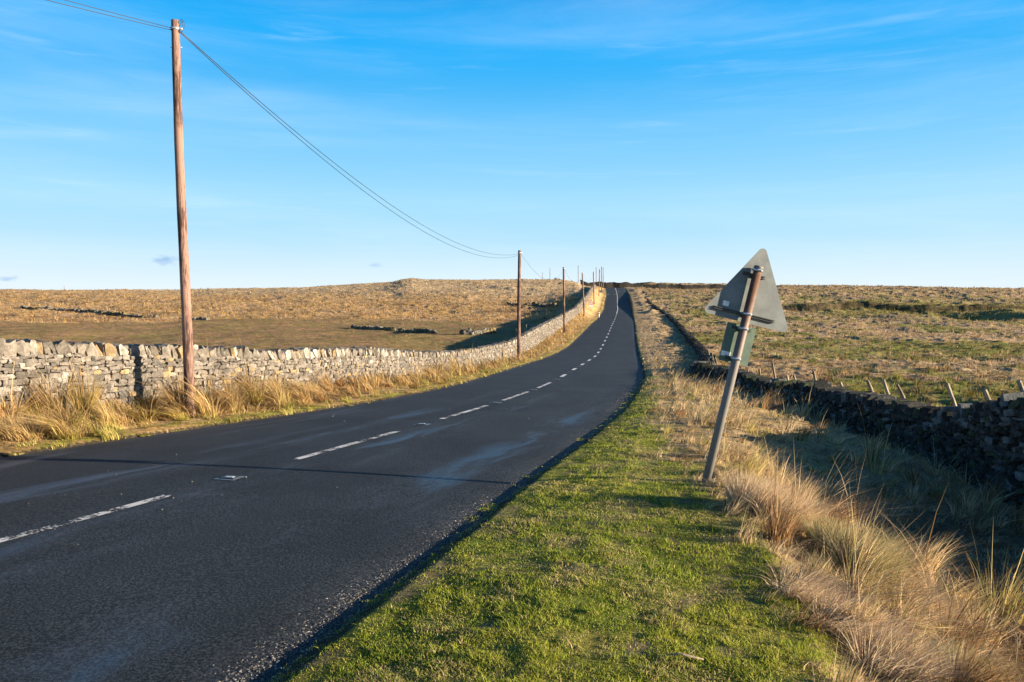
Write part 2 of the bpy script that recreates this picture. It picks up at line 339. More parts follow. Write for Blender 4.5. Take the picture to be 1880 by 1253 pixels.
def asphalt():
    m, Nn, Ll, b = mat('asphalt')
    uv = Nn.new('ShaderNodeUVMap'); uv.uv_map = 'UVMap'
    sep = Nn.new('ShaderNodeSeparateXYZ'); Ll.new(uv.outputs[0], sep.inputs[0])
    v = ocoord(Nn, Ll)
    fine = nz(Nn, Ll, 52, 3, v, .85); mid = nz(Nn, Ll, 19, 5, v, .85); patch = nz(Nn, Ll, .5, 6, v, .6)
    st = Nn.new('ShaderNodeMapping'); st.inputs['Scale'].default_value = (1.6, .28, 1); Ll.new(uv.outputs[0], st.inputs[0])
    streak = nz(Nn, Ll, 1, 7, st.outputs[0], .62, .4)
    # wheel paths: |u - track| small (u = metres from the centre line)
    def track(c, wdt):
        s = Nn.new('ShaderNodeMath'); s.operation = 'SUBTRACT'; s.inputs[1].default_value = c; Ll.new(sep.outputs[0], s.inputs[0])
        q = Nn.new('ShaderNodeMath'); q.operation = 'ABSOLUTE'; Ll.new(s.outputs[0], q.inputs[0])
        return rng_(Nn, Ll, q.outputs[0], 0, wdt, 1, 0)
    tr = None
    for c in (-2.35, -.75, .8, 2.3):
        t = track(c, .62)
        if tr is None: tr = t
        else:
            mm = Nn.new('ShaderNodeMath'); mm.operation = 'MAXIMUM'; Ll.new(tr, mm.inputs[0]); Ll.new(t, mm.inputs[1]); tr = mm.outputs[0]
    gl = Nn.new('ShaderNodeMath'); gl.operation = 'MULTIPLY'; Ll.new(tr, gl.inputs[0]); WET = rng_(Nn, Ll, sep.outputs[1], 74, 92, 1.0, .12); Ll.new(rng_(Nn, Ll, streak, .43, .66, .05, .95), gl.inputs[1])
    g2 = Nn.new('ShaderNodeMath'); g2.operation = 'MULTIPLY'; Ll.new(gl.outputs[0], g2.inputs[0]); Ll.new(WET, g2.inputs[1]); gl = g2
    ch = rng_(Nn, Ll, mid, .60, .72, 0, .5)
    cr = Nn.new('ShaderNodeMixRGB'); cr.inputs[1].default_value = (.0015, .003, .005, 1); cr.inputs[2].default_value = (.036, .045, .054, 1)
    Ll.new(rng_(Nn, Ll, fine, .45, .60, 0, 1), cr.inputs[0])
    c2 = Nn.new('ShaderNodeMixRGB'); c2.inputs[2].default_value = (.085, .08, .072, 1); Ll.new(ch, c2.inputs[0]); Ll.new(cr.outputs[0], c2.inputs[1])
    # loose pale grit gathered at both edges
    ab = Nn.new('ShaderNodeMath'); ab.operation = 'ABSOLUTE'; Ll.new(sep.outputs[0], ab.inputs[0])
    ed = Nn.new('ShaderNodeMath'); ed.operation = 'MULTIPLY'; Ll.new(rng_(Nn, Ll, ab.outputs[0], 2.6, 3.15, 0, 1), ed.inputs[0]); Ll.new(rng_(Nn, Ll, nz(Nn, Ll, 46, 3, v, .8), .48, .62, 0, .8), ed.inputs[1])
    c3 = Nn.new('ShaderNodeMixRGB'); c3.inputs[2].default_value = (.14, .13, .115, 1); Ll.new(ed.outputs[0], c3.inputs[0]); Ll.new(c2.outputs[0], c3.inputs[1])
    pt = Nn.new('ShaderNodeVectorMath'); pt.operation = 'SCALE'; Ll.new(c3.outputs[0], pt.inputs[0]); Ll.new(rng_(Nn, Ll, patch, .3, .7, .65, 1.3), pt.inputs['Scale'])
    Ll.new(pt.outputs[0], b.inputs['Base Color'])
    Ll.new(rng_(Nn, Ll, gl.outputs[0], 0, 1, .78, .44), b.inputs['Roughness'])
    Ll.new(rng_(Nn, Ll, gl.outputs[0], 0, 1, .28, .85), b.inputs['Specular IOR Level'])
    ad = Nn.new('ShaderNodeMath'); ad.operation = 'ADD'; Ll.new(fine, ad.inputs[0]); Ll.new(mid, ad.inputs[1])
    bp = Nn.new('ShaderNodeBump'); bp.inputs['Distance'].default_value = .008; Ll.new(rng_(Nn, Ll, gl.outputs[0], 0, 1, 1, .45), bp.inputs['Strength'])
    Ll.new(ad.outputs[0], bp.inputs['Height']); Ll.new(bp.outputs[0], b.inputs['Normal'])
    return m
M_asphalt = asphalt()
def paint(name, wear):
    m, Nn, Ll, b = mat(name); v = ocoord(Nn, Ll)
    b.inputs['Base Color'].default_value = (.62, .60, .56, 1); b.inputs['Roughness'].default_value = .7
    f = nz(Nn, Ll, 30, 4, v, .8); g = nz(Nn, Ll, 3, 3, v, .6)
    s = Nn.new('ShaderNodeMath'); s.operation = 'ADD'; Ll.new(f, s.inputs[0]); Ll.new(g, s.inputs[1])
    Ll.new(rng_(Nn, Ll, s.outputs[0], wear, wear + .13, 0, 1), b.inputs['Alpha']); return m
M_paintnew = paint('white_paint', .62); M_paint = paint('worn_white_paint', .89); M_paintold = paint('faded_white_paint', 1.0)
M_stud = simple('stud_iron', (.22, .25, .28), .45, .6, 20, .3)
M_lens = simple('stud_lens', (.55, .57, .58), .35)
def woodmat(name, a, bcol, vs=(9, 9, .8)):
    m, Nn, Ll, b = mat(name); v = ocoord(Nn, Ll, vs); f = nz(Nn, Ll, 2.2, 8, v, .7); g = nz(Nn, Ll, 1.2, 5, ocoord(Nn, Ll, (1, 1, .5)), .6)
    mx = Nn.new('ShaderNodeMixRGB'); mx.inputs[1].default_value = (*a, 1); mx.inputs[2].default_value = (*bcol, 1)
    s = Nn.new('ShaderNodeMath'); s.operation = 'ADD'; Ll.new(f, s.inputs[0]); Ll.new(g, s.inputs[1])
    Ll.new(rng_(Nn, Ll, s.outputs[0], .88, 1.12, 0, 1), mx.inputs[0]); Ll.new(mx.outputs[0], b.inputs['Base Color']); b.inputs['Roughness'].default_value = .85
    bp = Nn.new('ShaderNodeBump'); bp.inputs['Strength'].default_value = .7; bp.inputs['Distance'].default_value = .01
    Ll.new(f, bp.inputs['Height']); Ll.new(bp.outputs[0], b.inputs['Normal']); return m
M_pole = woodmat('weathered_pole', (.055, .026, .018), (.27, .155, .115), (14, 14, 1.6)); M_post = woodmat('fence_timber', (.15, .11, .07), (.38, .31, .21))
M_wire = simple('cable', (.03, .04, .05), .5); M_steel = simple('galvanised', (.62, .64, .66), .35, .7, 30, .2)
def platemat(name, col):
    m, Nn, Ll, b = mat(name); v = ocoord(Nn, Ll); f = nz(Nn, Ll, 5, 8, v, .7); g = nz(Nn, Ll, 60, 4, v, .7)
    mx = Nn.new('ShaderNodeMixRGB'); mx.inputs[1].default_value = (*[c * .82 for c in col], 1); mx.inputs[2].default_value = (*[min(1, c * 1.15) for c in col], 1)
    Ll.new(rng_(Nn, Ll, f, .35, .65, 0, 1), mx.inputs[0])
    m2 = Nn.new('ShaderNodeMixRGB'); m2.inputs[2].default_value = (.14, .13, .09, 1); Ll.new(rng_(Nn, Ll, g, .60, .75, 0, .5), m2.inputs[0]); Ll.new(mx.outputs[0], m2.inputs[1])
    Ll.new(m2.outputs[0], b.inputs['Base Color']); b.inputs['Roughness'].default_value = .55; b.inputs['Specular IOR Level'].default_value = .3; return m
M_plate = platemat('grey_plate', (.20, .215, .205)); M_plate2 = platemat('grey_green_plate', (.125, .175, .13)); M_sticker = simple('sticker', (.80, .80, .78), .5, 0, 30, .15)
M_black = simple('rail_black', (.03, .03, .03), .5); M_cap = simple('cap_grey', (.13, .12, .11), .6, 0, 30, .3)
def spostmat():
    m, Nn, Ll, b = mat('sign_post'); v = ocoord(Nn, Ll); f = nz(Nn, Ll, 11, 8, v, .75)
    t = Nn.new('ShaderNodeTexCoord'); s = Nn.new('ShaderNodeSeparateXYZ'); Ll.new(t.outputs['Object'], s.inputs[0])
    mx = Nn.new('ShaderNodeMixRGB'); mx.inputs[1].default_value = (.18, .17, .155, 1); mx.inputs[2].default_value = (.12, .055, .028, 1)
    Ll.new(rng_(Nn, Ll, s.outputs[2], .9, 2.0, 0, 1), mx.inputs[0])
    m2 = Nn.new('ShaderNodeMixRGB'); m2.inputs[2].default_value = (.25, .21, .17, 1); Ll.new(rng_(Nn, Ll, f, .5, .75, 0, .7), m2.inputs[0]); Ll.new(mx.outputs[0], m2.inputs[1])
    Ll.new(m2.outputs[0], b.inputs['Base Color']); b.inputs['Roughness'].default_value = .6; return m
M_spost = spostmat(); M_red = simple('sign_red', (.55, .03, .03), .4); M_white = simple('sign_white', (.8, .8, .78), .45)

# ---------------------------------------------------------------- ground sheet (one polar sheet, fine in front, coarse behind)
def build_ground():
    fine = np.radians(np.linspace(-37, 37, 1250)); rest = np.radians(np.linspace(37, 323, 74))[1:-1]
    th = np.concatenate([fine, rest])
    rr = np.concatenate([[.4, 1.0, 1.6, 2.2], np.geomspace(2.6, 360, 800), np.geomspace(380, 6000, 18)])
    T, RR = np.meshgrid(th, rr); x = (RR * np.sin(T)).ravel(); y = (RR * np.cos(T)).ravel()
    z = H(x, y); n = len(th); m = len(rr)
    V = np.stack([x, y, z], 1); c = cover(x, y)
    tr = x - XR(y); tl = XL(y) - x
    soil = C(.075, .06, .04)
    under = ((tr < .06) & (tl < .06))
    c[under] = soil
    i = np.arange(m - 1)[:, None] * n; j = np.arange(n)[None, :]; j2 = (j + 1) % n
    q = np.stack([i + j, i + j2, i + n + j2, i + n + j], -1).reshape(-1, 4)[:, ::-1]
    V = np.vstack([V, [[0, 0, Hs(0, 0)]]]); c = np.vstack([c, c[:1]])
    k = np.arange(n); t = np.stack([np.full(n, m * n), (k + 1) % n, k], 1)
    me = np_mesh('ground', V, q, t, c, smooth=True); return tag(link('ground', me, M_ground), kind='structure')
build_ground()

# ---------------------------------------------------------------- road
def build_road():
    ys = np.concatenate([np.arange(-60, 3, 2.), np.arange(3, 60, .4), np.arange(60, 335, 1.)])
    us = np.linspace(0, 1, 15); n = len(us); xl = XL(ys); xr = XR(ys); z = RZ(ys) + EYE
    e1 = (fbm(ys / .5, ys * 0 + 3, 71, 3) - .5) * .12; e2 = (fbm(ys / .3, ys * 0 + 9, 73, 3) - .5) * .20
    V = []; UV = []; s = np.concatenate([[0], np.cumsum(np.hypot(np.diff(ys), np.diff((xl + xr) / 2)))])
    for k in range(len(ys)):
        a = xl[k] - .05 + e1[k]; b = xr[k] + .05 + e2[k]; wd = 6.3
        for u in us:
            V.append((a + (b - a) * u, ys[k], z[k] + .05 * (1 - (2 * u - 1) ** 2) - .02)); UV.append(((u - .5) * wd, s[k]))
    q = [(k * n + i, k * n + i + 1, (k + 1) * n + i + 1, (k + 1) * n + i) for k in range(len(ys) - 1) for i in range(n - 1)]
    me = np_mesh('road', np.array(V), q, None, None, smooth=True)
    uvl = me.uv_layers.new(name='UVMap'); lv = np.zeros(len(me.loops), np.int32); me.loops.foreach_get('vertex_index', lv)
    uvl.data.foreach_set('uv', np.array(UV, np.float32)[lv].ravel())
    o = link('road', me, M_asphalt); tag(o, kind='structure'); return o, ys, s
road, RY, RS = build_road()
def road_pt(s, u, dz=.034):
    y = np.interp(s, RS, RY); xc = CX(y); d = .3
    dx = CX(y + d) - CX(y - d); L_ = math.hypot(dx, 2 * d)
    tx, ty = dx / L_, 2 * d / L_
    q = abs(u) / 3.15
    px = float(xc + ty * u); py = float(y - tx * u)
    return (px, py, float(RZ(py)) + EYE + .05 * (1 - q * q) - .02 + .006)
def strip(s0, s1, u0, u1, name, m):
    n = max(2, int((s1 - s0) / .4)); V = []
    for k in range(n + 1):
        s = s0 + (s1 - s0) * k / n; V += [road_pt(s, u0), road_pt(s, u1)]
    q = [(2 * k, 2 * k + 1, 2 * k + 3, 2 * k + 2) for k in range(n)]
    return link(name, np_mesh(name, np.array(V), q), m, road)
S = lambda y: float(np.interp(y, RY, RS))
MOD = 5.12; s_a = S(8.25) - 3.15
near = [(1.3, 2.4), (3.3, 7.85), (9.95, 12.8), (14.55, 17.3), (18.7, 21.7), (23.4, 26.6)]
marks = [(S(a), S(b)) for a, b in near]; q = marks[-1][1] + 3.9
while np.interp(q, RS, RY) < 282:
    yq = float(np.interp(q, RS, RY)); ln = 2.0 if yq < 138 else 5.0
    marks.append((q, q + ln)); q += ln + (4.0 if yq < 138 else .8)
for i, (s0, s1) in enumerate(marks):
    y0 = float(np.interp(s0, RS, RY)); hw = .056 if y0 < 28 else .075
    strip(s0, s1, -hw, hw, 'lane_marking', M_paint if y0 < 28 else M_paintnew)
    if 2 < y0 < 60 and i < len(marks) - 1:
        sc = (s1 + marks[i + 1][0]) / 2 if y0 > 9 else s1 + .95
        st = strip(sc - .12, sc + .12, -.13, .13, 'road_stud', M_stud)
        for (a, b_, c_, d_, hh, mm, nm) in ((-.07, .07, -.095, .095, .010, M_black, 'stud_housing'), (-.022, .022, -.05, .05, .013, M_lens, 'stud_lens')):
            P = [road_pt(sc + a, c_), road_pt(sc + a, d_), road_pt(sc + b_, d_), road_pt(sc + b_, c_)]
            V = [(p[0], p[1], p[2] + .001) for p in P] + [(p[0], p[1], p[2] + hh) for p in P]
            me = np_mesh(nm, np.array(V), [(4, 5, 6, 7), (0, 1, 5, 4), (1, 2, 6, 5), (2, 3, 7, 6), (3, 0, 4, 7)])
            link(nm, me, mm, st)
strip(S(226), S(228.2), -2.9, -.4, 'cross_marking', M_paintold); strip(S(243), S(245), .4, 2.9, 'cross_marking', M_paintold)

# ---------------------------------------------------------------- stones
def unit_stone():
    V = []; idx = {}
    for a in range(3):
        for b in range(3):
            for c in range(3):
                if (a, b, c) == (1, 1, 1): continue
                idx[(a, b, c)] = len(V); V.append((a - 1, b - 1, c - 1))
    Q = []
    for ax in range(3):
        for sd_ in (0, 2):
            o = [i for i in range(3) if i != ax]
            for i in range(2):
                for j in range(2):
                    f = []
                    for (di, dj) in ((0, 0), (1, 0), (1, 1), (0, 1)):
                        p = [0, 0, 0]; p[ax] = sd_; p[o[0]] = i + di; p[o[1]] = j + dj; f.append(idx[tuple(p)])
                    if (sd_ == 2) == (ax == 1): f = f[::-1]
                    Q.append(f)
    V = np.array(V, float); n = np.abs(V).sum(1)
    V = V * np.where(n == 3, .88, np.where(n == 2, .96, 1.0))[:, None]
    return V * .5, np.array(Q)
SV, SQ = unit_stone()
def stones(name, pos, size, xdir, tilt, cols, m, parent=None, jit=.13, roll=None):
    """pos Nx3 centres, size Nx3 (along, across, up), xdir Nx2 unit direction along the wall, tilt about the across axis"""
    n = len(pos); v = np.repeat(SV[None], n, 0) + (rng.random((n, 26, 3)) - .5) * jit
    v = v * size[:, None, :]
    ct, st = np.cos(tilt)[:, None], np.sin(tilt)[:, None]
    a = v[..., 0] * ct - v[..., 2] * st; c = v[..., 0] * st + v[..., 2] * ct; b = v[..., 1]
    if roll is not None:
        cr, sr = np.cos(roll)[:, None], np.sin(roll)[:, None]; b, c = b * cr - c * sr, b * sr + c * cr
    dx, dy = xdir[:, 0:1], xdir[:, 1:2]
    X = a * dx - b * dy; Y = a * dy + b * dx
    W = np.stack([X, Y, c], -1) + pos[:, None, :]
    q = (SQ[None] + (np.arange(n) * 26)[:, None, None]).reshape(-1, 4)
    me = np_mesh(name, W.reshape(-1, 3), q, None, np.repeat(cols, 26, 0))
    return link(name, me, m, parent)
def stonecol(n, kind):
    r = rng.random(n); g = rng.random(n)
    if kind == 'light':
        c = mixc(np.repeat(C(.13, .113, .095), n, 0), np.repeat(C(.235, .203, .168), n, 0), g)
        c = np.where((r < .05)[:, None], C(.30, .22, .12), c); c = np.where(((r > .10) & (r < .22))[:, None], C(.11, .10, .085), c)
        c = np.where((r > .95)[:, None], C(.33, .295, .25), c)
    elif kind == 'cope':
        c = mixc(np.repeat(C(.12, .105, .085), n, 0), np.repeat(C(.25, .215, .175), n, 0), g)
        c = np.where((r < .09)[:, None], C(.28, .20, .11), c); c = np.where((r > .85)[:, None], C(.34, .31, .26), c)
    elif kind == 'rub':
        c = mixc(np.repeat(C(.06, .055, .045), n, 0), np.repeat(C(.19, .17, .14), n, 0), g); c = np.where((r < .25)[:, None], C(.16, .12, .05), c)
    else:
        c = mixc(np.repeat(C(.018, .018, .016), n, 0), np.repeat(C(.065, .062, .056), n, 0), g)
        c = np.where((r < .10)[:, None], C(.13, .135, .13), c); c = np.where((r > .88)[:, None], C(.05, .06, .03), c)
    return c * (.9 + .2 * rng.random((n, 1)))
def wall(path, thick, face, kind, label, lod, cope=.26, cat='stone wall', group=None, coursed=True):
    """path: list (x, y, base, top); face: +1 stones on the side to the right of travel, -1 left"""
    P = np.array(path, float); ds = np.hypot(np.diff(P[:, 0]), np.diff(P[:, 1])); s = np.concatenate([[0], np.cumsum(ds)])
    f = lambda q: [np.interp(q, s, P[:, i]) for i in range(4)]
    def dirn(q):
        x0, y0 = np.interp(q - .15, s, P[:, 0]), np.interp(q - .15, s, P[:, 1]); x1, y1 = np.interp(q + .15, s, P[:, 0]), np.interp(q + .15, s, P[:, 1])
        d = np.stack([x1 - x0, y1 - y0], -1); return d / np.maximum(np.linalg.norm(d, axis=-1, keepdims=True), 1e-6)
    root = empty('drystone_wall', (P[len(P) // 2, 0], P[len(P) // 2, 1], P[len(P) // 2, 2]), label, cat, group)
    # inner core, coloured dark so the gaps between stones look shaded
    q = np.arange(0, s[-1], .5 if s[-1] < 120 else 1.0); x, y, b, t = f(q); d = dirn(q); nx, ny = d[:, 1], -d[:, 0]; n = len(q); V = []
    for sg in (1, -1):
        w0 = thick * .5 - .05; w1 = thick * .5 - .09
        V.append(np.stack([x + nx * w0 * sg, y + ny * w0 * sg, b - .3], -1)); V.append(np.stack([x + nx * w1 * sg, y + ny * w1 * sg, t - cope - .02], -1))
    V = np.concatenate(V); Q = []
    for i in range(n - 1):
        Q += [(i, i + 1, n + i + 1, n + i), (2 * n + i + 1, 2 * n + i, 3 * n + i, 3 * n + i + 1), (n + i, n + i + 1, 3 * n + i + 1, 3 * n + i)]
    Q += [(0, n, 3 * n, 2 * n), (n - 1, 3 * n - 1, 4 * n - 1, 2 * n - 1)]
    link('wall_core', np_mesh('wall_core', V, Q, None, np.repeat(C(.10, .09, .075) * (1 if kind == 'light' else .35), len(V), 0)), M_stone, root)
    pos = []; size = []; qs = []
    z = -.12; maxh = float((P[:, 3] - P[:, 2]).max()) - cope
    while z < maxh:
        q0 = 0; chh = rng.uniform(.045, .11)
        while q0 < s[-1]:
            xx, yy, bb, tt = f(q0); dist = math.hypot(xx, yy); k = 1 if dist < lod else min(4, max(1, dist / lod))
            ln = (.06 + .22 * rng.random() ** 1.5) * k; hh = chh * rng.uniform(.8, 1.25)
            body = tt - bb - cope
            if z < body + .03:
                qs.append(q0 + ln / 2); sc = 1.0
                pos.append((z + chh / 2 + rng.uniform(-.012, .012),)); size.append((ln * 1.03, rng.uniform(.20, .27), hh * 1.06 * (1 if k < 1.5 else 1.25)))
            q0 += ln
        z += chh * (1.0 if s[-1] < 150 else 1.0)
    qs = np.array(qs); x, y, b, t = f(qs); d = dirn(qs); zz = np.array(pos)[:, 0]; size = np.array(size)
    bat = .06 * (1 - zz / max(maxh, .3))
    off = (thick * .5 - .10 + bat + rng.uniform(-.015, .02, len(qs))) * face
    X = x + d[:, 1] * off; Y = y - d[:, 0] * off
    stones('stonework', np.stack([X, Y, b + zz], -1), size, d, rng.normal(0, .07 if kind == 'light' else .28, len(qs)), stonecol(len(qs), kind), M_stone, root, .17, rng.normal(0, .08, len(qs)))
    if cope > 0:
        q0 = 0; cq = []; cs = []
        while q0 < s[-1]:
            xx, yy, bb, tt = f(q0); dist = math.hypot(xx, yy); k = 1 if dist < lod * 2 else min(3.5, dist / lod / 2)
            w_ = rng.uniform(.07, .20) * k; cq.append(q0); cs.append((w_ * 1.15, thick * rng.uniform(.75, 1.05), (cope + .07) * rng.uniform(.88, 1.12))); q0 += w_
        cq = np.array(cq); cs = np.array(cs); x, y, b, t = f(cq); d = dirn(cq)
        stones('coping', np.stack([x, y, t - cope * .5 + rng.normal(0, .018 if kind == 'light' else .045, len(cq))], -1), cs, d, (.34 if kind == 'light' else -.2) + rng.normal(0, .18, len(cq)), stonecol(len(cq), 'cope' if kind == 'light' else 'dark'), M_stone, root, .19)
    return root
# left roadside wall
pts = []
WT = [(0, -.2), (13.2, -.28), (15.2, -.40), (18, -.54), (21, -.81), (27, -1.12), (32, -1.27), (46, -1.38), (59, -1.23), (76, -.22), (104, 1.35), (123, 2.5), (150, 5.2), (205, 9.8), (250, 12.6)]
for y in np.concatenate([np.arange(-4, 60, 1.), np.arange(60, 240, 3.)]):
    x = float(XL(y) - I(y, OL)); g = Hs(x, y, fine=False, cut=False); pts.append((x, y, g, max(g + 1.0, float(I(y, WT)) + EYE)))
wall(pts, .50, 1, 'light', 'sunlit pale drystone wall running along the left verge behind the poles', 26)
# right roadside wall
pts = []
for (y, x, t) in RW:
    pts.append((x, y, Hs(x, y, fine=False, cut=False) - .05, t + EYE))
P2 = []
for a, b in zip(pts[:-1], pts[1:]):
    n = max(1, int((b[1] - a[1]) / 1.5))
    for k in range(n):
        u = k / n; p = [a[i] + (b[i] - a[i]) * u for i in range(4)]
        g = Hs(p[0], p[1], fine=False, cut=False) - .05; P2.append((p[0], p[1], g, max(p[3], g + (.5 if p[1] < 180 else .22)) + random.uniform(-.07, .05)))
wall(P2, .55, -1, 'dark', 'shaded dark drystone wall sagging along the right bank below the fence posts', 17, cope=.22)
# walls on the skyline
def gline(x0, y0, x1, y1, n, h, wob=.0):
    out = []
    for k in range(n + 1):
        u = k / n; x = x0 + (x1 - x0) * u; y = y0 + (y1 - y0) * u + random.uniform(-wob, wob); g = Hs(x, y, fine=False, cut=False)
        out.append((x, y, g - .1, g + h * random.uniform(.85, 1.15)))
    return out
wall(gline(25, 291, 97, 296, 30, 2.3, .3), .6, -1, 'dark', 'dark stone wall crossing the skyline where the road vanishes', 60, cope=.3)

def rubble(path, wdt, hgt, n, label, kind='rub', name='ruined_wall', smin=.15, smax=.5):
    P = np.array(path, float); s = np.concatenate([[0], np.cumsum(np.hypot(np.diff(P[:, 0]), np.diff(P[:, 1])))])
    q = rng.random(n) * s[-1]; x = np.interp(q, s, P[:, 0]); y = np.interp(q, s, P[:, 1])
    keep = vn(q / 3.1, q * 0 + 11, 87) > .34; q = q[keep]; x = x[keep]; y = y[keep]; n = len(q); hh = hgt * .8 * (.2 + .8 * vn(q / 2.5, q * 0 + 7, 83)); u = rng.normal(0, wdt * .4, n); w_ = rng.random(n)
    x = x + rng.normal(0, .1, n); y = y + u; z = H(x, y) + hh * w_ * np.exp(-(u / wdt) ** 2)
    sz = rng.uniform(smin, smax, (n, 1)) * rng.uniform(.6, 1.2, (n, 3)) * C(1.3, 1, .8)
    a = rng.random(n) * 6.28
    o = stones(name, np.stack([x, y, z], -1), sz, np.stack([np.cos(a), np.sin(a)], -1), rng.normal(0, .4, n), stonecol(n, kind), M_stone, None, .2)
    return tag(o, label, 'ruined wall')
def gp(*pp): return [tuple(at(px, py))[:2] for px, py in pp]
rubble(gp((35, 566), (110, 571), (150, 573)), .5, .6, 260, 'low dark line of tumbled wall stones furthest left in the tan grass', smax=.7)
rubble(gp((150, 572), (200, 579), (260, 583), (330, 585)), .5, .8, 700, 'tumbled grey stone wall left of the tall near pole at the field edge', smax=.6)
rubble(gp((340, 584), (380, 588)), .5, .6, 120, 'short tumbled stones just right of the tall near pole', smax=.6)
rubble(gp((640, 602), (720, 607), (800, 613)), .5, .6, 420, 'thin grey ruined wall across the brown left field', smax=.5)
rubble(gp((836, 615), (870, 615), (905, 611)), .6, .9, 260, 'dark heap of fallen wall stones left of the second pole', smax=.7)
rubble(gp((925, 560), (985, 562), (1018, 566)), .6, .9, 260, 'ruined wall stub in tan grass between the second and third poles', smax=.8)
rubble([(15.5, 303), (22, 305), (30, 303), (36, 297)], 1.6, 1.5, 500, 'dark bank of rubble on the skyline behind the row of far poles', smin=.4, smax=1.1)
rubble(gp((1100, 537), (1107, 536)), .8, .7, 50, 'small dark stone heap on the far left verge near the crest', smin=.3, smax=.7)

# ---------------------------------------------------------------- poles and wires
def tube(V, Q, path, rad, n=10, cap=True):
    base = len(V); P = [Vector(p) for p in path]
    for k, p in enumerate(P):
        d = (P[min(k + 1, len(P) - 1)] - P[max(k - 1, 0)]).normalized()
        a = d.orthogonal().normalized() if abs(d.z) < .95 else Vector((1, 0, 0)).cross(d).normalized()
        if abs(d.z) < .95: a = d.cross(Vector((0, 0, 1))).normalized()
        b = d.cross(a); r = rad[k] if hasattr(rad, '__len__') else rad
        for i in range(n):
            t = 2 * math.pi * i / n; V.append(tuple(p + a * math.cos(t) * r + b * math.sin(t) * r))
    for k in range(len(P) - 1):
        for i in range(n):
            j = (i + 1) % n; Q.append((base + k * n + i, base + k * n + j, base + (k + 1) * n + j, base + (k + 1) * n + i))
    caps = []
    if cap: caps = [tuple(range(base, base + n))[::-1], tuple(range(base + (len(P) - 1) * n, base + len(P) * n))]
    return caps
def tobj(name, tubes, m, parent=None, smooth=True):
    V = []; Q = []
    for path, rad, n in tubes: Q += tube(V, Q, path, rad, n)
    me = bpy.data.meshes.new(name); me.from_pydata(V, [], Q); me.update()
    for p in me.polygons: p.use_smooth = smooth and len(p.vertices) == 4
    return link(name, me, m, parent)
POLES = [(350, 755, 321, 38, 15.0), (952, 658, 953.5, 460, 53.2), (1036.5, 607, 1034.5, 491, 90.7), (1073, 583, 1069, 501, 128), (1091, 565.7, 1089.5, 499.4, 160), (1099.5, 548, 1100.7, 494, 197),
         (1104.3, 534, 1104.3, 490, 236), (1107.5, 529, 1107.4, 491, 272), (1094.8, 523, 1094.5, 491, 317), (1061.6, 518, 1061.5, 488, 352), (1009.8, 518, 1009.6, 492, 398), (996, 524, 996, 500.5, 440)]
PL = ['tall brown wooden pole nearest the camera beside the left wall', 'second wooden pole along the left verge where the road bends', 'third wooden pole on the left verge above the curve of the wall',
      'fourth wooden pole standing just before the small warning sign', 'wooden pole directly right of the small warning sign', 'wooden pole beside the small stone heap near the crest',
      'thin pole near the crest, left one of the close pair', 'thin pole near the crest, right one of the close pair', 'faint pole rising behind the far verge left of the close pair',
      'faint thin pole standing alone on the skyline rubble bank', 'faint pole on the skyline, right of two beside the hilltop', 'shortest faint pole on the skyline, left of two beside the hilltop']
tops = []
for k, (bx, by, tx, ty, y) in enumerate(POLES):
    b = at(bx, by, y); t = at(tx, ty, y)
    if k < 8: b.z = Hs(b.x, b.y, cut=False) - .02 if k < 5 else b.z
    root = empty('telegraph_pole', b, PL[k], 'telegraph pole', 'telegraph poles beside the road')
    lo = b - Vector((0, 0, .5 if k < 8 else 2.5)); n = 18 if k < 2 else 8; rb, rt = (.098, .074) if k == 0 else (.13, .10) if k < 8 else (.12, .11)
    segs = 24 if k < 2 else 4; path = []; rad = []
    for i in range(segs + 1):
        u = i / segs; p = lo.lerp(t, u); wob = .012 * math.sin(u * 7 + k) if k < 3 else 0
        path.append(p + Vector((wob, 0, 0))); rad.append((rb + (rt - rb) * u) * (1 + (.02 * math.sin(u * 37) if k < 2 else 0)))
    tobj('shaft', [(path, rad, n)], M_pole, root); tops.append(t)
    if k < 8:
        dn = (t - lo).normalized(); c = t - dn * .16
        tobj('bracket', [([c + Vector((-.02, -.0, 0)), c + Vector((rt + .07, -.02, 0))], .022 if k == 0 else .04, 8), ([c + Vector((0, 0, -.02)), c + Vector((0, 0, .02))], rt + .012, 14)], M_steel, root)
    if k == 0:
        V = []
        for i in range(29):
            a = 2 * math.pi * i / 28; V.append(t + Vector((rt + .035 + .045 * math.cos(a) + .03 * math.sin(a * 1.0), -.03, -.10 + .105 * math.sin(a))))
        V2 = [p + Vector((.018, .03, -.02)) for p in V]
        tobj('cable_loop', [(V, .005, 6), (V2, .005, 6)], M_wire, root)
        tobj('step_bolt', [([t - dn * .5 + Vector((-.1, 0, 0)), t - dn * .5 + Vector((.12, 0, 0))], .008, 6)], M_steel, root)
def wire(a, b, sag, r, label, n=60):
    path = []
    for i in range(n + 1):
        u = i / n; p = a.lerp(b, u); p.z -= 4 * sag * u * (1 - u); path.append(p)
    tag(tobj('overhead_wire', [(path, r, 6)], M_wire), label, 'overhead wire', 'overhead wires between the poles')
t0 = tops[0] + Vector((.1, -.05, -.2))
wire(t0, tops[1] + Vector((.1, 0, -.2)), 1.42, .008, 'upper of two thin wires sagging from the near pole to the second pole')
wire(t0 + Vector((0, 0, -.02)), tops[1] + Vector((.1, 0, -.28)), 1.60, .008, 'lower of two thin wires sagging from the near pole to the second pole')
prev = Vector((-20.5, -15, EYE + 5.9))
wire(tops[0] + Vector((-.05, 0, -.14)), prev, 1.2, .006, 'upper thin wire leaving the near pole towards the top left corner')
wire(tops[0] + Vector((-.05, 0, -.18)), prev + Vector((0, 0, .0)), 1.35, .006, 'lower thin wire leaving the near pole towards the top left corner')
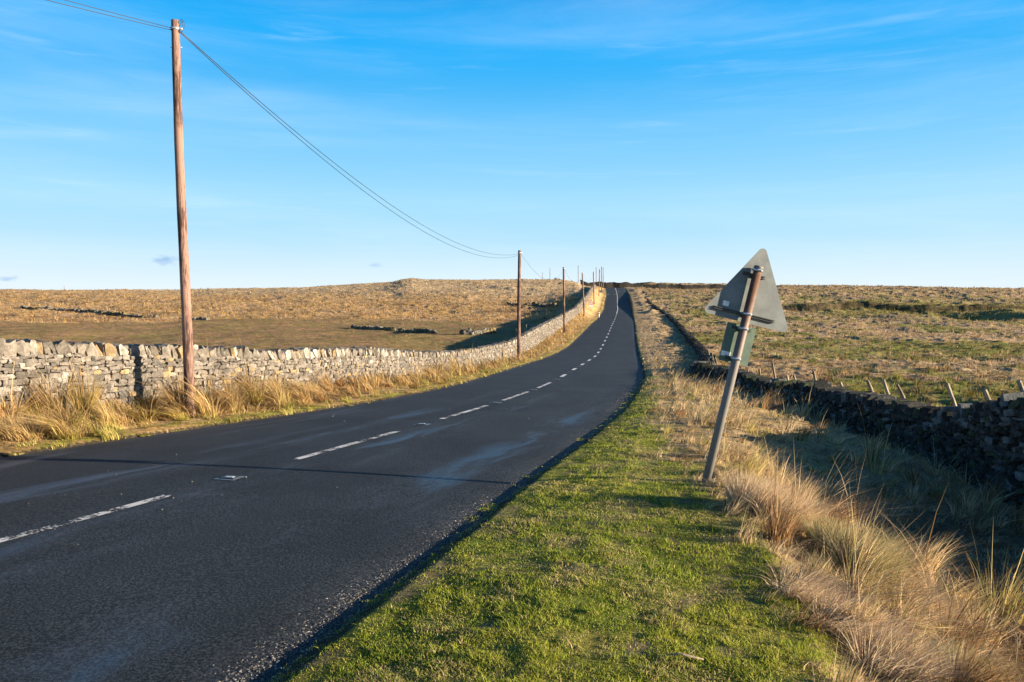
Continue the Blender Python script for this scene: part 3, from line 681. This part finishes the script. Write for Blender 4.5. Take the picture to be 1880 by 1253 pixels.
wire(tops[1] + Vector((.1, 0, -.2)), tops[2] + Vector((.1, 0, -.2)), 1.5, .008, 'thin wire sagging from the second pole down to the third pole')
wire(tops[2] + Vector((.1, 0, -.2)), tops[3] + Vector((.1, 0, -.2)), 1.5, .009, 'faint wire sagging between the third and fourth poles')
wire(tops[3] + Vector((.1, 0, -.2)), tops[4] + Vector((.1, 0, -.2)), 1.3, .009, 'faint wire between the fourth pole and the one beyond the warning sign')
# the tiny pole on the far left skyline
pp = at(118, 536, 318)
rt_ = empty('telegraph_pole', pp, 'tiny lone post on the left skyline far beyond the fields', 'telegraph pole')
tobj('shaft', [([pp, pp + Vector((0, 0, 2.2))], .09, 6)], M_pole, rt_)

# ---------------------------------------------------------------- leaning road sign seen from behind
def prism(name, outline, z0, z1, fr, m, parent):
    """outline in (b, a) plate coordinates, extruded along the plate normal from z0 to z1 (towards the camera is +)"""
    o, A, B, Nn = fr; n = len(outline)
    V = [tuple(o + B * x + A * y + Nn * z0) for x, y in outline] + [tuple(o + B * x + A * y + Nn * z1) for x, y in outline]
    Fc = [tuple(range(n))[::-1], tuple(range(n, 2 * n))] + [(i, (i + 1) % n, n + (i + 1) % n, n + i) for i in range(n)]
    me = bpy.data.meshes.new(name); me.from_pydata(V, [], Fc); me.update(); return link(name, me, m, parent)
def rounded(pts, r, seg=8):
    out = []; n = len(pts)
    for i in range(n):
        p = Vector(pts[i]); a = (Vector(pts[i - 1]) - p).normalized(); b = (Vector(pts[(i + 1) % n]) - p).normalized()
        ang = a.angle(b); d = r / math.tan(ang / 2); c = p + (a + b).normalized() * (r / math.sin(ang / 2))
        s = p + a * d - c; e = p + b * d - c; tot = s.angle_signed(e)
        for k in range(seg + 1):
            v = s.copy(); v.rotate(Matrix.Rotation(-tot * k / seg, 2)); out.append(tuple(c + v))
    return out
SY = 8.2
base = at(1297, 878, SY); top = at(1393.5, 489, SY)
base.z = min(base.z, Hs(base.x, base.y) + .03)
sign = empty('warning_sign', base, 'leaning warning sign seen from behind, rusty post and bare grey triangular plate', 'road sign')
ax = (top - base).normalized(); Ls = (top - base).length
yaw = R(7); nrm = Vector((math.sin(yaw), -math.cos(yaw), 0)); nrm = (nrm - ax * nrm.dot(ax)).normalized(); B_ = ax.cross(nrm).normalized() * -1
if B_.x < 0: B_ = -B_
pr = .0445
po = tobj('post', [([base - ax * .4, base + ax * (Ls * .5), top - ax * .04], pr, 24)], M_spost, sign)
tobj('post_cap', [([top - ax * .045, top - ax * .005, top], [pr + .004, pr + .004, pr - .004], 24)], M_cap, sign)
# position helper along the post: y pixel -> distance
def along(py): return (Vector(at(0, py, SY)).z - base.z) / ax.z
fr = (base - nrm * .072, ax, B_, nrm)
a_bot = along(592); a_top = along(459); r_ = .045
hh = a_top - a_bot; side = (hh + r_) / .866 * 1.03; cx = .034
tri = [(-side / 2 + cx, a_bot), (side / 2 + cx, a_bot), (cx, a_bot + side * .866)]
tri = rounded([((x_ - cx) * 1.03 + cx, y_) for x_, y_ in tri], r_)
pl = prism('triangular_plate', tri, -.003, .003, fr, M_plate, sign)
prism('front_face', [(x * .985, a_bot + .35 + (y - a_bot - .35) * .985) for x, y in tri], -.0055, -.0032, fr, M_red, pl)
prism('front_panel', [(x * .72, a_bot + .27 + (y - a_bot - .27) * .70) for x, y in tri], -.0075, -.0058, fr, M_white, pl)
# lower plate
l_top = along(598); l_bot = along(668)
prism('lower_plate', [(-.155, l_bot), (.165, l_bot), (.165, l_top), (-.155, l_top)], -.003, .003, fr, M_plate2, sign)
def rail(a, x0, x1, parent=sign):
    for d in (-.010, .010):
        prism('rail', [(x0, a + d - .004), (x1, a + d - .004), (x1, a + d + .004), (x0, a + d + .004)], .003, .024, fr, M_black, parent)
al = (along(578), along(506), along(604), along(659))
rail(al[0], -.345, .33); rail(al[1], -.125, .115); rail(al[2], -.10, .105); rail(al[3], -.10, .085)
# clips round the post
for a in (al[0] + .005, along(497), al[2] - .0, al[3]):
    c = base + ax * a
    tobj('post_clip', [([c - ax * .012, c + ax * .012], pr + .005, 24)], M_steel, sign)
    cc = c + nrm * (pr + .006) + B_ * .012
    tobj('clip_bolt', [([cc, cc + nrm * .014], .009, 6)], M_steel, sign)
    prism('clip_tail', [(-.05, a - .010), (-.03, a - .010), (-.03, a + .010), (-.05, a + .010)], .024, .068, fr, M_steel, sign)
prism('sticker', [(-.255, along(574.5) + .02), (-.19, along(574.5) + .02), (-.19, along(574.5) + .072), (-.255, along(574.5) + .072)], .0032, .0046, fr, M_sticker, sign)
prism('sticker', [(-.148, l_bot + .055), (-.045, l_bot + .055), (-.045, l_bot + .105), (-.148, l_bot + .105)], .0032, .0046, fr, M_sticker, sign)

# small far warning sign facing the camera
g = at(1085, 577, 141); g.z = Hs(g.x, g.y, cut=False)
fs = empty('warning_sign', g, 'small far red and white triangular warning sign facing us on the left verge', 'road sign')
fr2 = (g, Vector((0, 0, 1)), Vector((1, 0, 0)), Vector((0, -1, 0)))
tobj('post', [([g - Vector((0, 0, .3)), g + Vector((0, 0, 2.0))], .04, 8)], M_cap, fs)
for nm, w_, m_, z_ in (('red_border', .46, M_red, .05), ('white_face', .31, M_white, .062), ('symbol', .12, M_black, .074)):
    c = 1.50; prism(nm, [(-w_, c - w_ * .577), (w_, c - w_ * .577), (0, c + w_ * 1.155)], z_ - .008, z_, fr2, m_, fs)
prism('lower_plate', [(-.46, .72), (.46, .72), (.46, 1.12), (-.46, 1.12)], .045, .055, fr2, M_red, fs); prism('plate_face', [(-.41, .77), (.41, .77), (.41, 1.07), (-.41, 1.07)], .056, .064, fr2, M_white, fs)
g = at(1099.6, 579, 134); g.z = Hs(g.x, g.y, cut=False)
mk = empty('marker_post', g, 'short white and red marker post at the left road edge below the far sign', 'marker post')
tobj('post_body', [([g - Vector((0, 0, .1)), g + Vector((0, 0, .75))], [.09, .08], 8)], M_white, mk); tobj('red_band', [([g + Vector((0, 0, .45)), g + Vector((0, 0, .6))], .092, 8)], M_red, mk)

# ---------------------------------------------------------------- fence posts behind the right wall
FP = [(1870, 699, 1879, 722, 12.0, 'fence post at the right edge of the picture above the tall wall end'), (1807, 716, 1820, 748, 13.2, 'thick pale fence post just left of where the wall rises'), (1738.5, 704.5, 1753, 745, 14.4, 'long leaning fence post standing alone above the sagging wall'),
      (1647, 706, 1664, 743, 16.2, 'kinked fence post with a pale broken top above the wall'), (1621.5, 697, 1634, 735, 16.9, 'pale fence post just left of the kinked one'), (1592.5, 698.5, 1605.5, 729, 17.6, 'fence post second to the left of the kinked one'),
      (1542.5, 702, 1552, 727, 18.9, 'dark short fence post over the middle of the near wall'), (1493.5, 682, 1499, 709, 20.4, 'fence post beside the hump in the wall right of the sign'), (1457, 689, 1465, 712, 21.7, 'right post of a close leaning pair near the sign'),
      (1445, 689, 1448, 710, 22.2, 'left post of a close leaning pair near the sign'), (1417.5, 663, 1424.5, 703, 23.2, 'tall thin fence post just right of the sign plates'), (1394, 677, 1397, 697, 25.0, 'thin fence post seen below the sign plate corner'),
      (1372.5, 679, 1375, 692, 26.5, 'short fence post peeping out right of the sign post'), (1313, 656, 1317, 671, 37, 'right one of the small posts left of the sign where the wall bends'), (1307, 648, 1310, 669, 39, 'middle one of the small posts left of the sign where the wall bends'),
      (1300.5, 643, 1303.5, 661, 41, 'left one of the small posts left of the sign where the wall bends')]
for k, (tx, ty, bx, by, y, lab) in enumerate(FP):
    wx = float(RWX(y)) + .42
    t = at(tx, ty, y); b = at(bx, by, y); d = (t - b); lo = b - d * .8; r = .042 if k == 1 else .036 if k < 8 else .032
    n = 10; path = [lo, b, b.lerp(t, .55) + Vector((.012 if k == 3 else 0, 0, 0)), t]
    o = tobj('fence_post', [(path, [r, r, r * (.98 if k != 3 else .85), r * (.92 if k != 3 else .75)], n)], M_post, None, False)
    tag(o, lab, 'fence post', 'old fence posts behind the right wall')
for (px, py, y, lab) in ((948.5, 611, 78, 'pale post in the shade behind the left wall, left of the second pole'), (967, 600, 86, 'dark post behind the left wall right of the second pole')):
    p = at(px, py, y); p.z = Hs(p.x, p.y); tag(tobj('fence_post', [([p, p + Vector((-.05, 0, 1.15))], .05, 8)], M_post, None, False), lab, 'fence post', 'posts behind the left wall')

# ---------------------------------------------------------------- grass
def blades(P, h, wd, az, lean, col, seg=2, face=None, tipcol=None):
    """arched blades; az = direction they lean, lean = reach of the tip as a fraction of the length"""
    n = len(P); dirx, diry = np.cos(az), np.sin(az); f = (rng.random(n) * 2 * np.pi) if face is None else face
    sx_, sy_ = np.cos(f), np.sin(f); V = np.zeros((n, 2 * seg + 1, 3), np.float32)
    for k in range(seg + 1):
        u = k / seg; up = h * (u - np.minimum(lean, 1.2) * .42 * u * u); out = h * lean * u ** 1.7
        cx_ = P[:, 0] + dirx * out; cy_ = P[:, 1] + diry * out; cz = P[:, 2] + up
        w_ = wd * (1 - u ** 1.5) * .5
        if k == seg: V[:, 2 * seg] = np.stack([cx_, cy_, cz], -1)
        else:
            V[:, 2 * k] = np.stack([cx_ - sx_ * w_, cy_ - sy_ * w_, cz], -1); V[:, 2 * k + 1] = np.stack([cx_ + sx_ * w_, cy_ + sy_ * w_, cz], -1)
    b = (np.arange(n) * (2 * seg + 1))[:, None]
    q = np.concatenate([b + np.array([[2 * k, 2 * k + 1, 2 * k + 3, 2 * k + 2]]) for k in range(seg - 1)]) if seg > 1 else None
    t = b + np.array([[2 * seg - 2, 2 * seg - 1, 2 * seg]])
    cc = np.repeat(col[:, None, :], 2 * seg + 1, 1)
    return V.reshape(-1, 3), q, t, cc.reshape(-1, 3)
class Grass:
    def __init__(s): s.V = []; s.Q = []; s.T = []; s.C = []; s.n = 0
    def add(s, V, q, t, c):
        s.V.append(V); s.C.append(c)
        if q is not None: s.Q.append(q + s.n)
        s.T.append(t + s.n); s.n += len(V)
    def build(s, name, label=None, cat=None, kind=None, group=None):
        me = np_mesh(name, np.concatenate(s.V), np.concatenate(s.Q) if s.Q else None, np.concatenate(s.T), np.concatenate(s.C))
        return tag(link(name, me, M_grass), label, cat, group, kind)
def polar(n, a0, a1, r0, r1, pw=1.0):
    a = np.radians(rng.uniform(a0, a1, n)); u = rng.random(n); r = r0 * (r1 / r0) ** (u ** pw)
    return r * np.sin(a), r * np.cos(a)
def vary(c, n, a=.25): return np.clip(c * (1 + (rng.random((n, 1)) - .5) * 2 * a) * (1 + (rng.random((n, 3)) - .5) * .14), .005, .95)

# green turf on the right verge
G = Grass(); x, y = polar(620000, -22, 34, 2.7, 30, .85); tr = x - XR(y); g_ = greenmask(x, y)
ok = (tr > -.02 - .05 * rng.random(len(x)) - .16 * sst(.5, .75, fbm(x / .2, y / .2, 99, 3))) & (tr < 4) & (rng.random(len(x)) < g_ + .10)
ok &= (fbm(x / .13, y / .13, 301, 2) > .30) | (rng.random(len(x)) < .15)
x, y = x[ok], y[ok]; n = len(x); P = np.stack([x, y, H(x, y, cut=False) - .004], -1)
clump = fbm(x / .16, y / .16, 91, 3); pt = fbm(x / .55, y / .55, 93, 3)
h = (.015 + .020 * sst(.35, .75, clump)) * (.6 + .8 * rng.random(n)) * (1 + .6 * sst(8, 20, y)) * (.45 + .55 * sst(0, .5, tr[ok])); wd = .0035 * (1 + y / 7)
c = mixc(np.repeat(C(.18, .25, .018), n, 0), np.repeat(C(.44, .43, .055), n, 0), rng.random(n) * .6 + .4 * sst(.35, .65, pt))
dead = rng.random(n) < .12 + .45 * sst(.5, .68, fbm(x / .4, y / .4, 97, 3)); c[dead] = vary(np.repeat(C(.46, .36, .16), dead.sum(), 0), dead.sum())
h = np.where(rng.random(n) < .012, h * 2.4, h)
G.add(*blades(P, h, wd, rng.random(n) * 6.28, .3 + .7 * rng.random(n), vary(c, n), 2))
G.build('grass', 'short green and yellow turf on the near right verge', 'grass', 'stuff')

def tallgrass(x, y, hmean, wk, colf, leanaz, leank, seg, cell=.4, sd=0, hk=1.0, frac=.7):
    """rough grass gathered into tussocks: most blades fan out of jittered clump centres, the rest fill in"""
    n = len(x); u = x * .93 + y * .37; v = -x * .37 + y * .93
    i = np.floor(u / cell); j = np.floor(v / cell)
    cu = (i + .5 + (hsh(i, j, 201 + sd) - .5) * .6) * cell; cv = (j + .5 + (hsh(i, j, 203 + sd) - .5) * .6) * cell
    cx = cu * .93 - cv * .37; cy = cu * .37 + cv * .93; inc = rng.random(n) < frac
    pull = np.where(inc, .45, 1.0); X = cx + (x - cx) * pull; Y = cy + (y - cy) * pull
    r1 = hsh(i, j, 207 + sd); r2 = hsh(i, j, 211 + sd); r3 = hsh(i, j, 213 + sd)
    big = sst(.3, .65, vn(x / 1.9, y / 1.9, 171 + sd))
    h = hmean * np.where(inc, .45 + 1.15 * r1, .55) * (.55 + .8 * big) * (.55 + .7 * rng.random(n)) * hk * np.where(hsh(i, j, 227 + sd) > .62, .55, 1.0)
    long_ = rng.random(n) < .025; h = np.where(long_, h * 1.7, h)
    ox = (X - cx) / cell * 2.2 + np.cos(leanaz + (r2 - .5) * 3.0) * .55; oy = (Y - cy) / cell * 2.2 + np.sin(leanaz + (r2 - .5) * 3.0) * .55
    az = np.arctan2(oy, ox) + rng.normal(0, .35, n); az = np.where(inc, az, leanaz + (vn(x / .5, y / .5, 107 + sd) - .5) * 6)
    ln = leank * np.where(inc, .35 + 1.1 * r3, 1.3) * (.6 + .8 * rng.random(n)); ln = np.where(hsh(i, j, 227 + sd) > .62, ln * 2.0, ln); ln = np.where(long_, ln * .5, ln)
    ts = .5 if cell < .7 else .28
    tone = np.where(inc, .72 + ts * hsh(i, j, 217 + sd), .85); c = colf * tone[:, None]
    gb = (inc & (hsh(i, j, 219 + sd) < .10)); c[gb] = c[gb] * C(.80, .85, .55); wk = wk * (.7 + 1.7 * rng.random(n) ** 3)
    bb = (inc & (hsh(i, j, 223 + sd) > .86)); c[bb] = c[bb] * C(.62, .50, .42)
    return blades(np.stack([X, Y, H(X, Y, cut=False) - .01], -1), h, wk * (1 + np.hypot(x, y) / 11), az, ln, c, seg)
# dry grass on the right bank and verge
G = Grass(); x, y = polar(330000, -5, 40, 2.7, 120, .95); tr = x - XR(y); q = (RWX(y) - .3 - x)
gm = greenmask(x, y); ok = (tr > .03) & (q > 0) & (rng.random(len(x)) < 1.0 - gm) & (gm < .8); ok &= (rng.random(len(x)) < .25 + .75 * sst(.32, .5, fbm(x / .5, y / .5, 103, 3)))
x, y = x[ok], y[ok]; n = len(x); tr = x - XR(y)
c = mixc(np.repeat(C(.46, .32, .165), n, 0), np.repeat(C(.80, .60, .34), n, 0), rng.random(n)); br = rng.random(n) < .14; c[br] = C(.22, .13, .06)
gr = rng.random(n) < .10; c[gr] = C(.22, .24, .06)
hk = .35 + .65 * sst(-.1, .9, tr - I(y, TB) * .9) ; hk = np.where(y > 25, .35 + .4 * sst(.1, 1.0, tr), hk); hk = hk * 1.0
G.add(*tallgrass(x, y, .26, .0038, vary(c, n, .3), .1, .95, 3, .36, 0, hk))
G.build('dry_grass', 'long bleached grass on the bank between road and dark wall', 'grass', 'stuff')
# left verge
G = Grass(); x, y = polar(520000, -40, 9, 9.0, 130, 1.0); tl = XL(y) - x; ol = I(y, OL)
ok = (tl > -.03) & (tl < ol - .2) & (rng.random(len(x)) < .3 + .7 * sst(.3, .5, fbm(x / .6, y / .6, 121, 3)))
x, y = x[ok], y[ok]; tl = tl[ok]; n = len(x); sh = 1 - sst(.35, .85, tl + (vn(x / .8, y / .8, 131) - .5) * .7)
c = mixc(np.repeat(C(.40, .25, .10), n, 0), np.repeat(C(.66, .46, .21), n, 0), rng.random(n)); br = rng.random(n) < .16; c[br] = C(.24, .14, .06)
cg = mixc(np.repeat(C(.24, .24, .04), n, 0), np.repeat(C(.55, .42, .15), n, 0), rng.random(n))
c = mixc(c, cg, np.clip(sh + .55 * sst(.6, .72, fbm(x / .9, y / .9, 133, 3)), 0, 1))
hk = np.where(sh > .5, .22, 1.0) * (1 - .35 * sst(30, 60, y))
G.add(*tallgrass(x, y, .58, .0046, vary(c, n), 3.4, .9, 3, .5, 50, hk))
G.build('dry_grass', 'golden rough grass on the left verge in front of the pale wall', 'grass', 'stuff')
# right field
G = Grass(); x, y = polar(360000, 8, 37, 11, 320, .9); q = x - RWX(y)
ok = (q > .5) & (rng.random(len(x)) < .3 + .7 * sst(.38, .52, fbm(x / 1.1, y / 1.1, 141, 3)))
x, y = x[ok], y[ok]; n = len(x); c = cover(x, y) * 1.15
G.add(*tallgrass(x, y, .22, .0055, vary(c, n, .15), .3, .8, 2, .8, 60, 1 + .9 * sst(60, 250, y)))
G.build('moor_grass', 'tussocky tan and green moor grass in the right field', 'grass', 'stuff')
# left field
G = Grass(); x, y = polar(420000, -37, 9, 17, 330, .6); tl = XL(y) - x; ol = I(y, OL)
bd = 118 + 26 * (fbm(x / 22, y * 0 + 5, 67, 3) - .5)
ok = (tl > ol + .5) & (y > 14) & (rng.random(len(x)) < .3 + .7 * sst(.38, .52, fbm(x / 1.6, y / 1.6, 151, 3))); x, y, bd = x[ok], y[ok], bd[ok]; n = len(x)
tallm = sst(-3, 3, y - bd); c = cover(x, y) * 1.12
hk = .30 + 1.8 * tallm * (1 - .45 * sst(150, 230, y)) 
G.add(*tallgrass(x, y, .18, .0055, vary(c, n, .12), 3.3, .6, 2, 1.1, 70, hk))
G.build('moor_grass', 'brown pasture and taller tan grass in the left field', 'grass', 'stuff')

# ---------------------------------------------------------------- single tussocks and dead stems one can pick out
def tussock(px, py, rad, hgt, n, az, lean, cols, label, depth=None):
    p = at(px, py); a = rng.random(n) * 6.28; r = rad * np.sqrt(rng.random(n)) * .55
    x = p.x + np.cos(a) * r; y = p.y + np.sin(a) * r; out = np.stack([np.cos(a) * r / rad + np.cos(az) * .5, np.sin(a) * r / rad + np.sin(az) * .5], -1)
    azz = np.arctan2(out[:, 1], out[:, 0]) + rng.normal(0, .35, n)
    c = mixc(np.repeat(C(*cols[0]), n, 0), np.repeat(C(*cols[1]), n, 0), rng.random(n))
    V, q, t, cc = blades(np.stack([x, y, H(x, y, cut=False) - .02], -1), hgt * rng.uniform(.55, 1.1, n), np.full(n, .0045) * (1 + p.y / 12), azz, lean * rng.uniform(.5, 1.4, n), vary(c, n), 4)
    G = Grass(); G.add(V, q, t, cc); G.build('grass_tussock', label, 'grass tussock', None, 'grass tussocks')
T1 = ((.46, .33, .19), (.78, .60, .38)); T2 = ((.30, .26, .10), (.62, .50, .26)); T3 = ((.40, .26, .10), (.68, .50, .24))
tussock(1385, 940, .40, .40, 1400, .6, .45, T1, 'bushy bleached tussock just right of the leaning sign post foot')
tussock(1440, 965, .36, .42, 1100, .3, .8, T1, 'bleached tussock leaning right beside the bushy one at the sign')
tussock(1580, 1050, .34, .44, 1300, .2, .85, T2, 'large arching green-tinged tussock on the bank edge fanning to the right')
tussock(1520, 1010, .26, .34, 700, .9, .6, T2, 'smaller upright tussock left of the arching one')
tussock(1690, 1130, .26, .30, 800, .3, .9, T1, 'pale tussock below right of the large arching one')
tussock(1480, 1100, .32, .24, 900, -.5, 1.15, T1, 'flattened pale tussock lying over the edge of the green turf')
tussock(1560, 1160, .34, .26, 900, -.3, 1.15, T1, 'flattened straw tussock lower down the bank edge')
tussock(1640, 1235, .34, .28, 900, .2, 1.0, T1, 'sprawling straw tussock at the bottom edge of the picture')
tussock(1770, 1250, .22, .24, 500, .6, .8, T2, 'tussock in the bottom right corner near the dead stems')
tussock(45, 800, .55, .45, 900, 2.6, .7, T3, 'golden tussock furthest left on the left verge')
tussock(215, 775, .5, .42, 800, 3.0, .7, T3, 'golden tussock left of the near pole below its shadow')
tussock(120, 800, .5, .42, 700, 3.4, .9, T3, 'low spreading golden tussock between two others at far left')
tussock(430, 745, .5, .4, 800, 3.0, .5, T3, 'golden tussock right of the near pole foot')
tussock(560, 725, .5, .45, 700, 2.8, .5, T3, 'straw tussock in front of the wall, second right of the near pole')
STEMS = [(1522, 912, 1565, 845), (1536, 926, 1590, 884), (1598, 937, 1641, 846), (1612, 940, 1648, 882), (1643, 969, 1644, 900), (1572, 937, 1565, 906), (1713, 998, 1682, 880), (1742, 995, 1792, 934),
         (1640, 968, 1674, 922), (1800, 1000, 1846, 948), (1712, 1070, 1722, 1006), (1760, 1085, 1765, 1040), (1775, 1100, 1800, 1050), (1795, 1095, 1842, 1040), (1830, 1200, 1866, 1146), (1850, 1235, 1868, 1170), (1786, 1180, 1815, 1140), (1738, 1100, 1730, 1050)]
SL = ['leftmost tall stem above the bleached tussock', 'arched stem just right of the leftmost', 'tallest stem of the leaning pair in the middle', 'shorter stem of the leaning pair in the middle', 'upright stem with a seed head right of the leaning pair',
      'short stem between the leftmost ones and the leaning pair', 'stem leaning left against the dark shade', 'stem with a forked head in the dark shade', 'low stem leaning right under the upright seed head', 'rightmost feathery stem in the dark shade',
      'stem rising from the foot of the left-leaning one', 'thin upright stem of a loose row low on the right', 'second stem of a loose row low on the right', 'third stem of a loose row, bent right', 'curved stem near the bottom right corner',
      'steep stem lowest at the bottom right corner', 'small stem above the bottom right corner', 'small stem left of the loose row on the right']
for k, (bx, by, tx, ty) in enumerate(STEMS):
    p = at(bx, by); yy = p.y; t = at(tx, ty, yy - .05); p.z -= .12; d = t - p; side_ = Vector((.05 * (1 if k % 2 else -1), 0, 0)) * d.length * 2
    path = [p + d * u + side_ * math.sin(u * math.pi) * .5 for u in (0, .2, .4, .6, .8, 1)]
    tb = [(path, [.0028, .0026, .0024, .0022, .002, .0015], 5)]
    for q_ in range(5):
        u = .8 + .05 * q_; a = p + d * u + side_ * math.sin(u * math.pi) * .5; s_ = 1 if q_ % 2 else -1
        tb.append(([a, a + Vector((s_ * .012, 0, .022)), a + Vector((s_ * .016, 0, .045))], [.0016, .0035, .001], 5))
    V = []; Q = []
    for path_, rad_, n_ in tb: Q += tube(V, Q, path_, rad_, n_)
    me = bpy.data.meshes.new('dead_stem'); me.from_pydata(V, [], Q); me.update()
    tag(link('dead_stem', me, M_post), 'dry dead plant stem: ' + SL[k], 'dead stem', 'dry stems on the right bank')

# fallen stick on the turf
p = at(1222, 1214); q_ = at(1292, 1219); q_.z += .02; p.z += .03
stk = tobj('stick', [([p, p.lerp(q_, .4) + Vector((0, .004, .012)), q_], [.003, .006, .004], 6), ([p.lerp(q_, .55) + Vector((0, 0, .008)), p.lerp(q_, .8) + Vector((0, .03, .03))], [.003, .0015], 5)], M_post)
tag(stk, 'pale broken stick lying on the green turf near the bottom of the picture', 'stick')
# loose chippings along the right road edge
n = 9000; x, y = polar(260000, -40, 15, 2.7, 24, 1.5); tr = x - XR(y)
pr_ = np.exp(-((tr + .24) / .16) ** 2) * (.45 + .4 * (y < 8)) + .6 * np.exp(-((tr + .5) / .25) ** 2) * (1 - sst(3.6, 6.5, y)) + .0025
ok = (tr < .04) & (tr > -5.8) & (rng.random(len(x)) < pr_); x, y = x[ok], y[ok]; n = len(x)
sz = (.004 + .009 * rng.random((n, 1)) ** 2) * rng.uniform(.6, 1.3, (n, 3)) * (1 + .3 * sst(8, 20, y))[:, None]; a = rng.random(n) * 6.28
q_ = np.clip(np.abs(x - (XL(y) + XR(y)) / 2) / 3.2, 0, 1); z = RZ(y) + EYE + .05 * (1 - q_ ** 2) - .02 + .003
cg = mixc(np.repeat(C(.06, .058, .055), n, 0), np.repeat(C(.30, .28, .25), n, 0), rng.random(n) ** 1.5)
o = stones('gravel', np.stack([x, y, z], -1), sz, np.stack([np.cos(a), np.sin(a)], -1), rng.normal(0, .5, n), cg, M_stone, None, .25)
tag(o, 'loose pale chippings scattered along the right road edge', 'gravel', None, 'stuff')
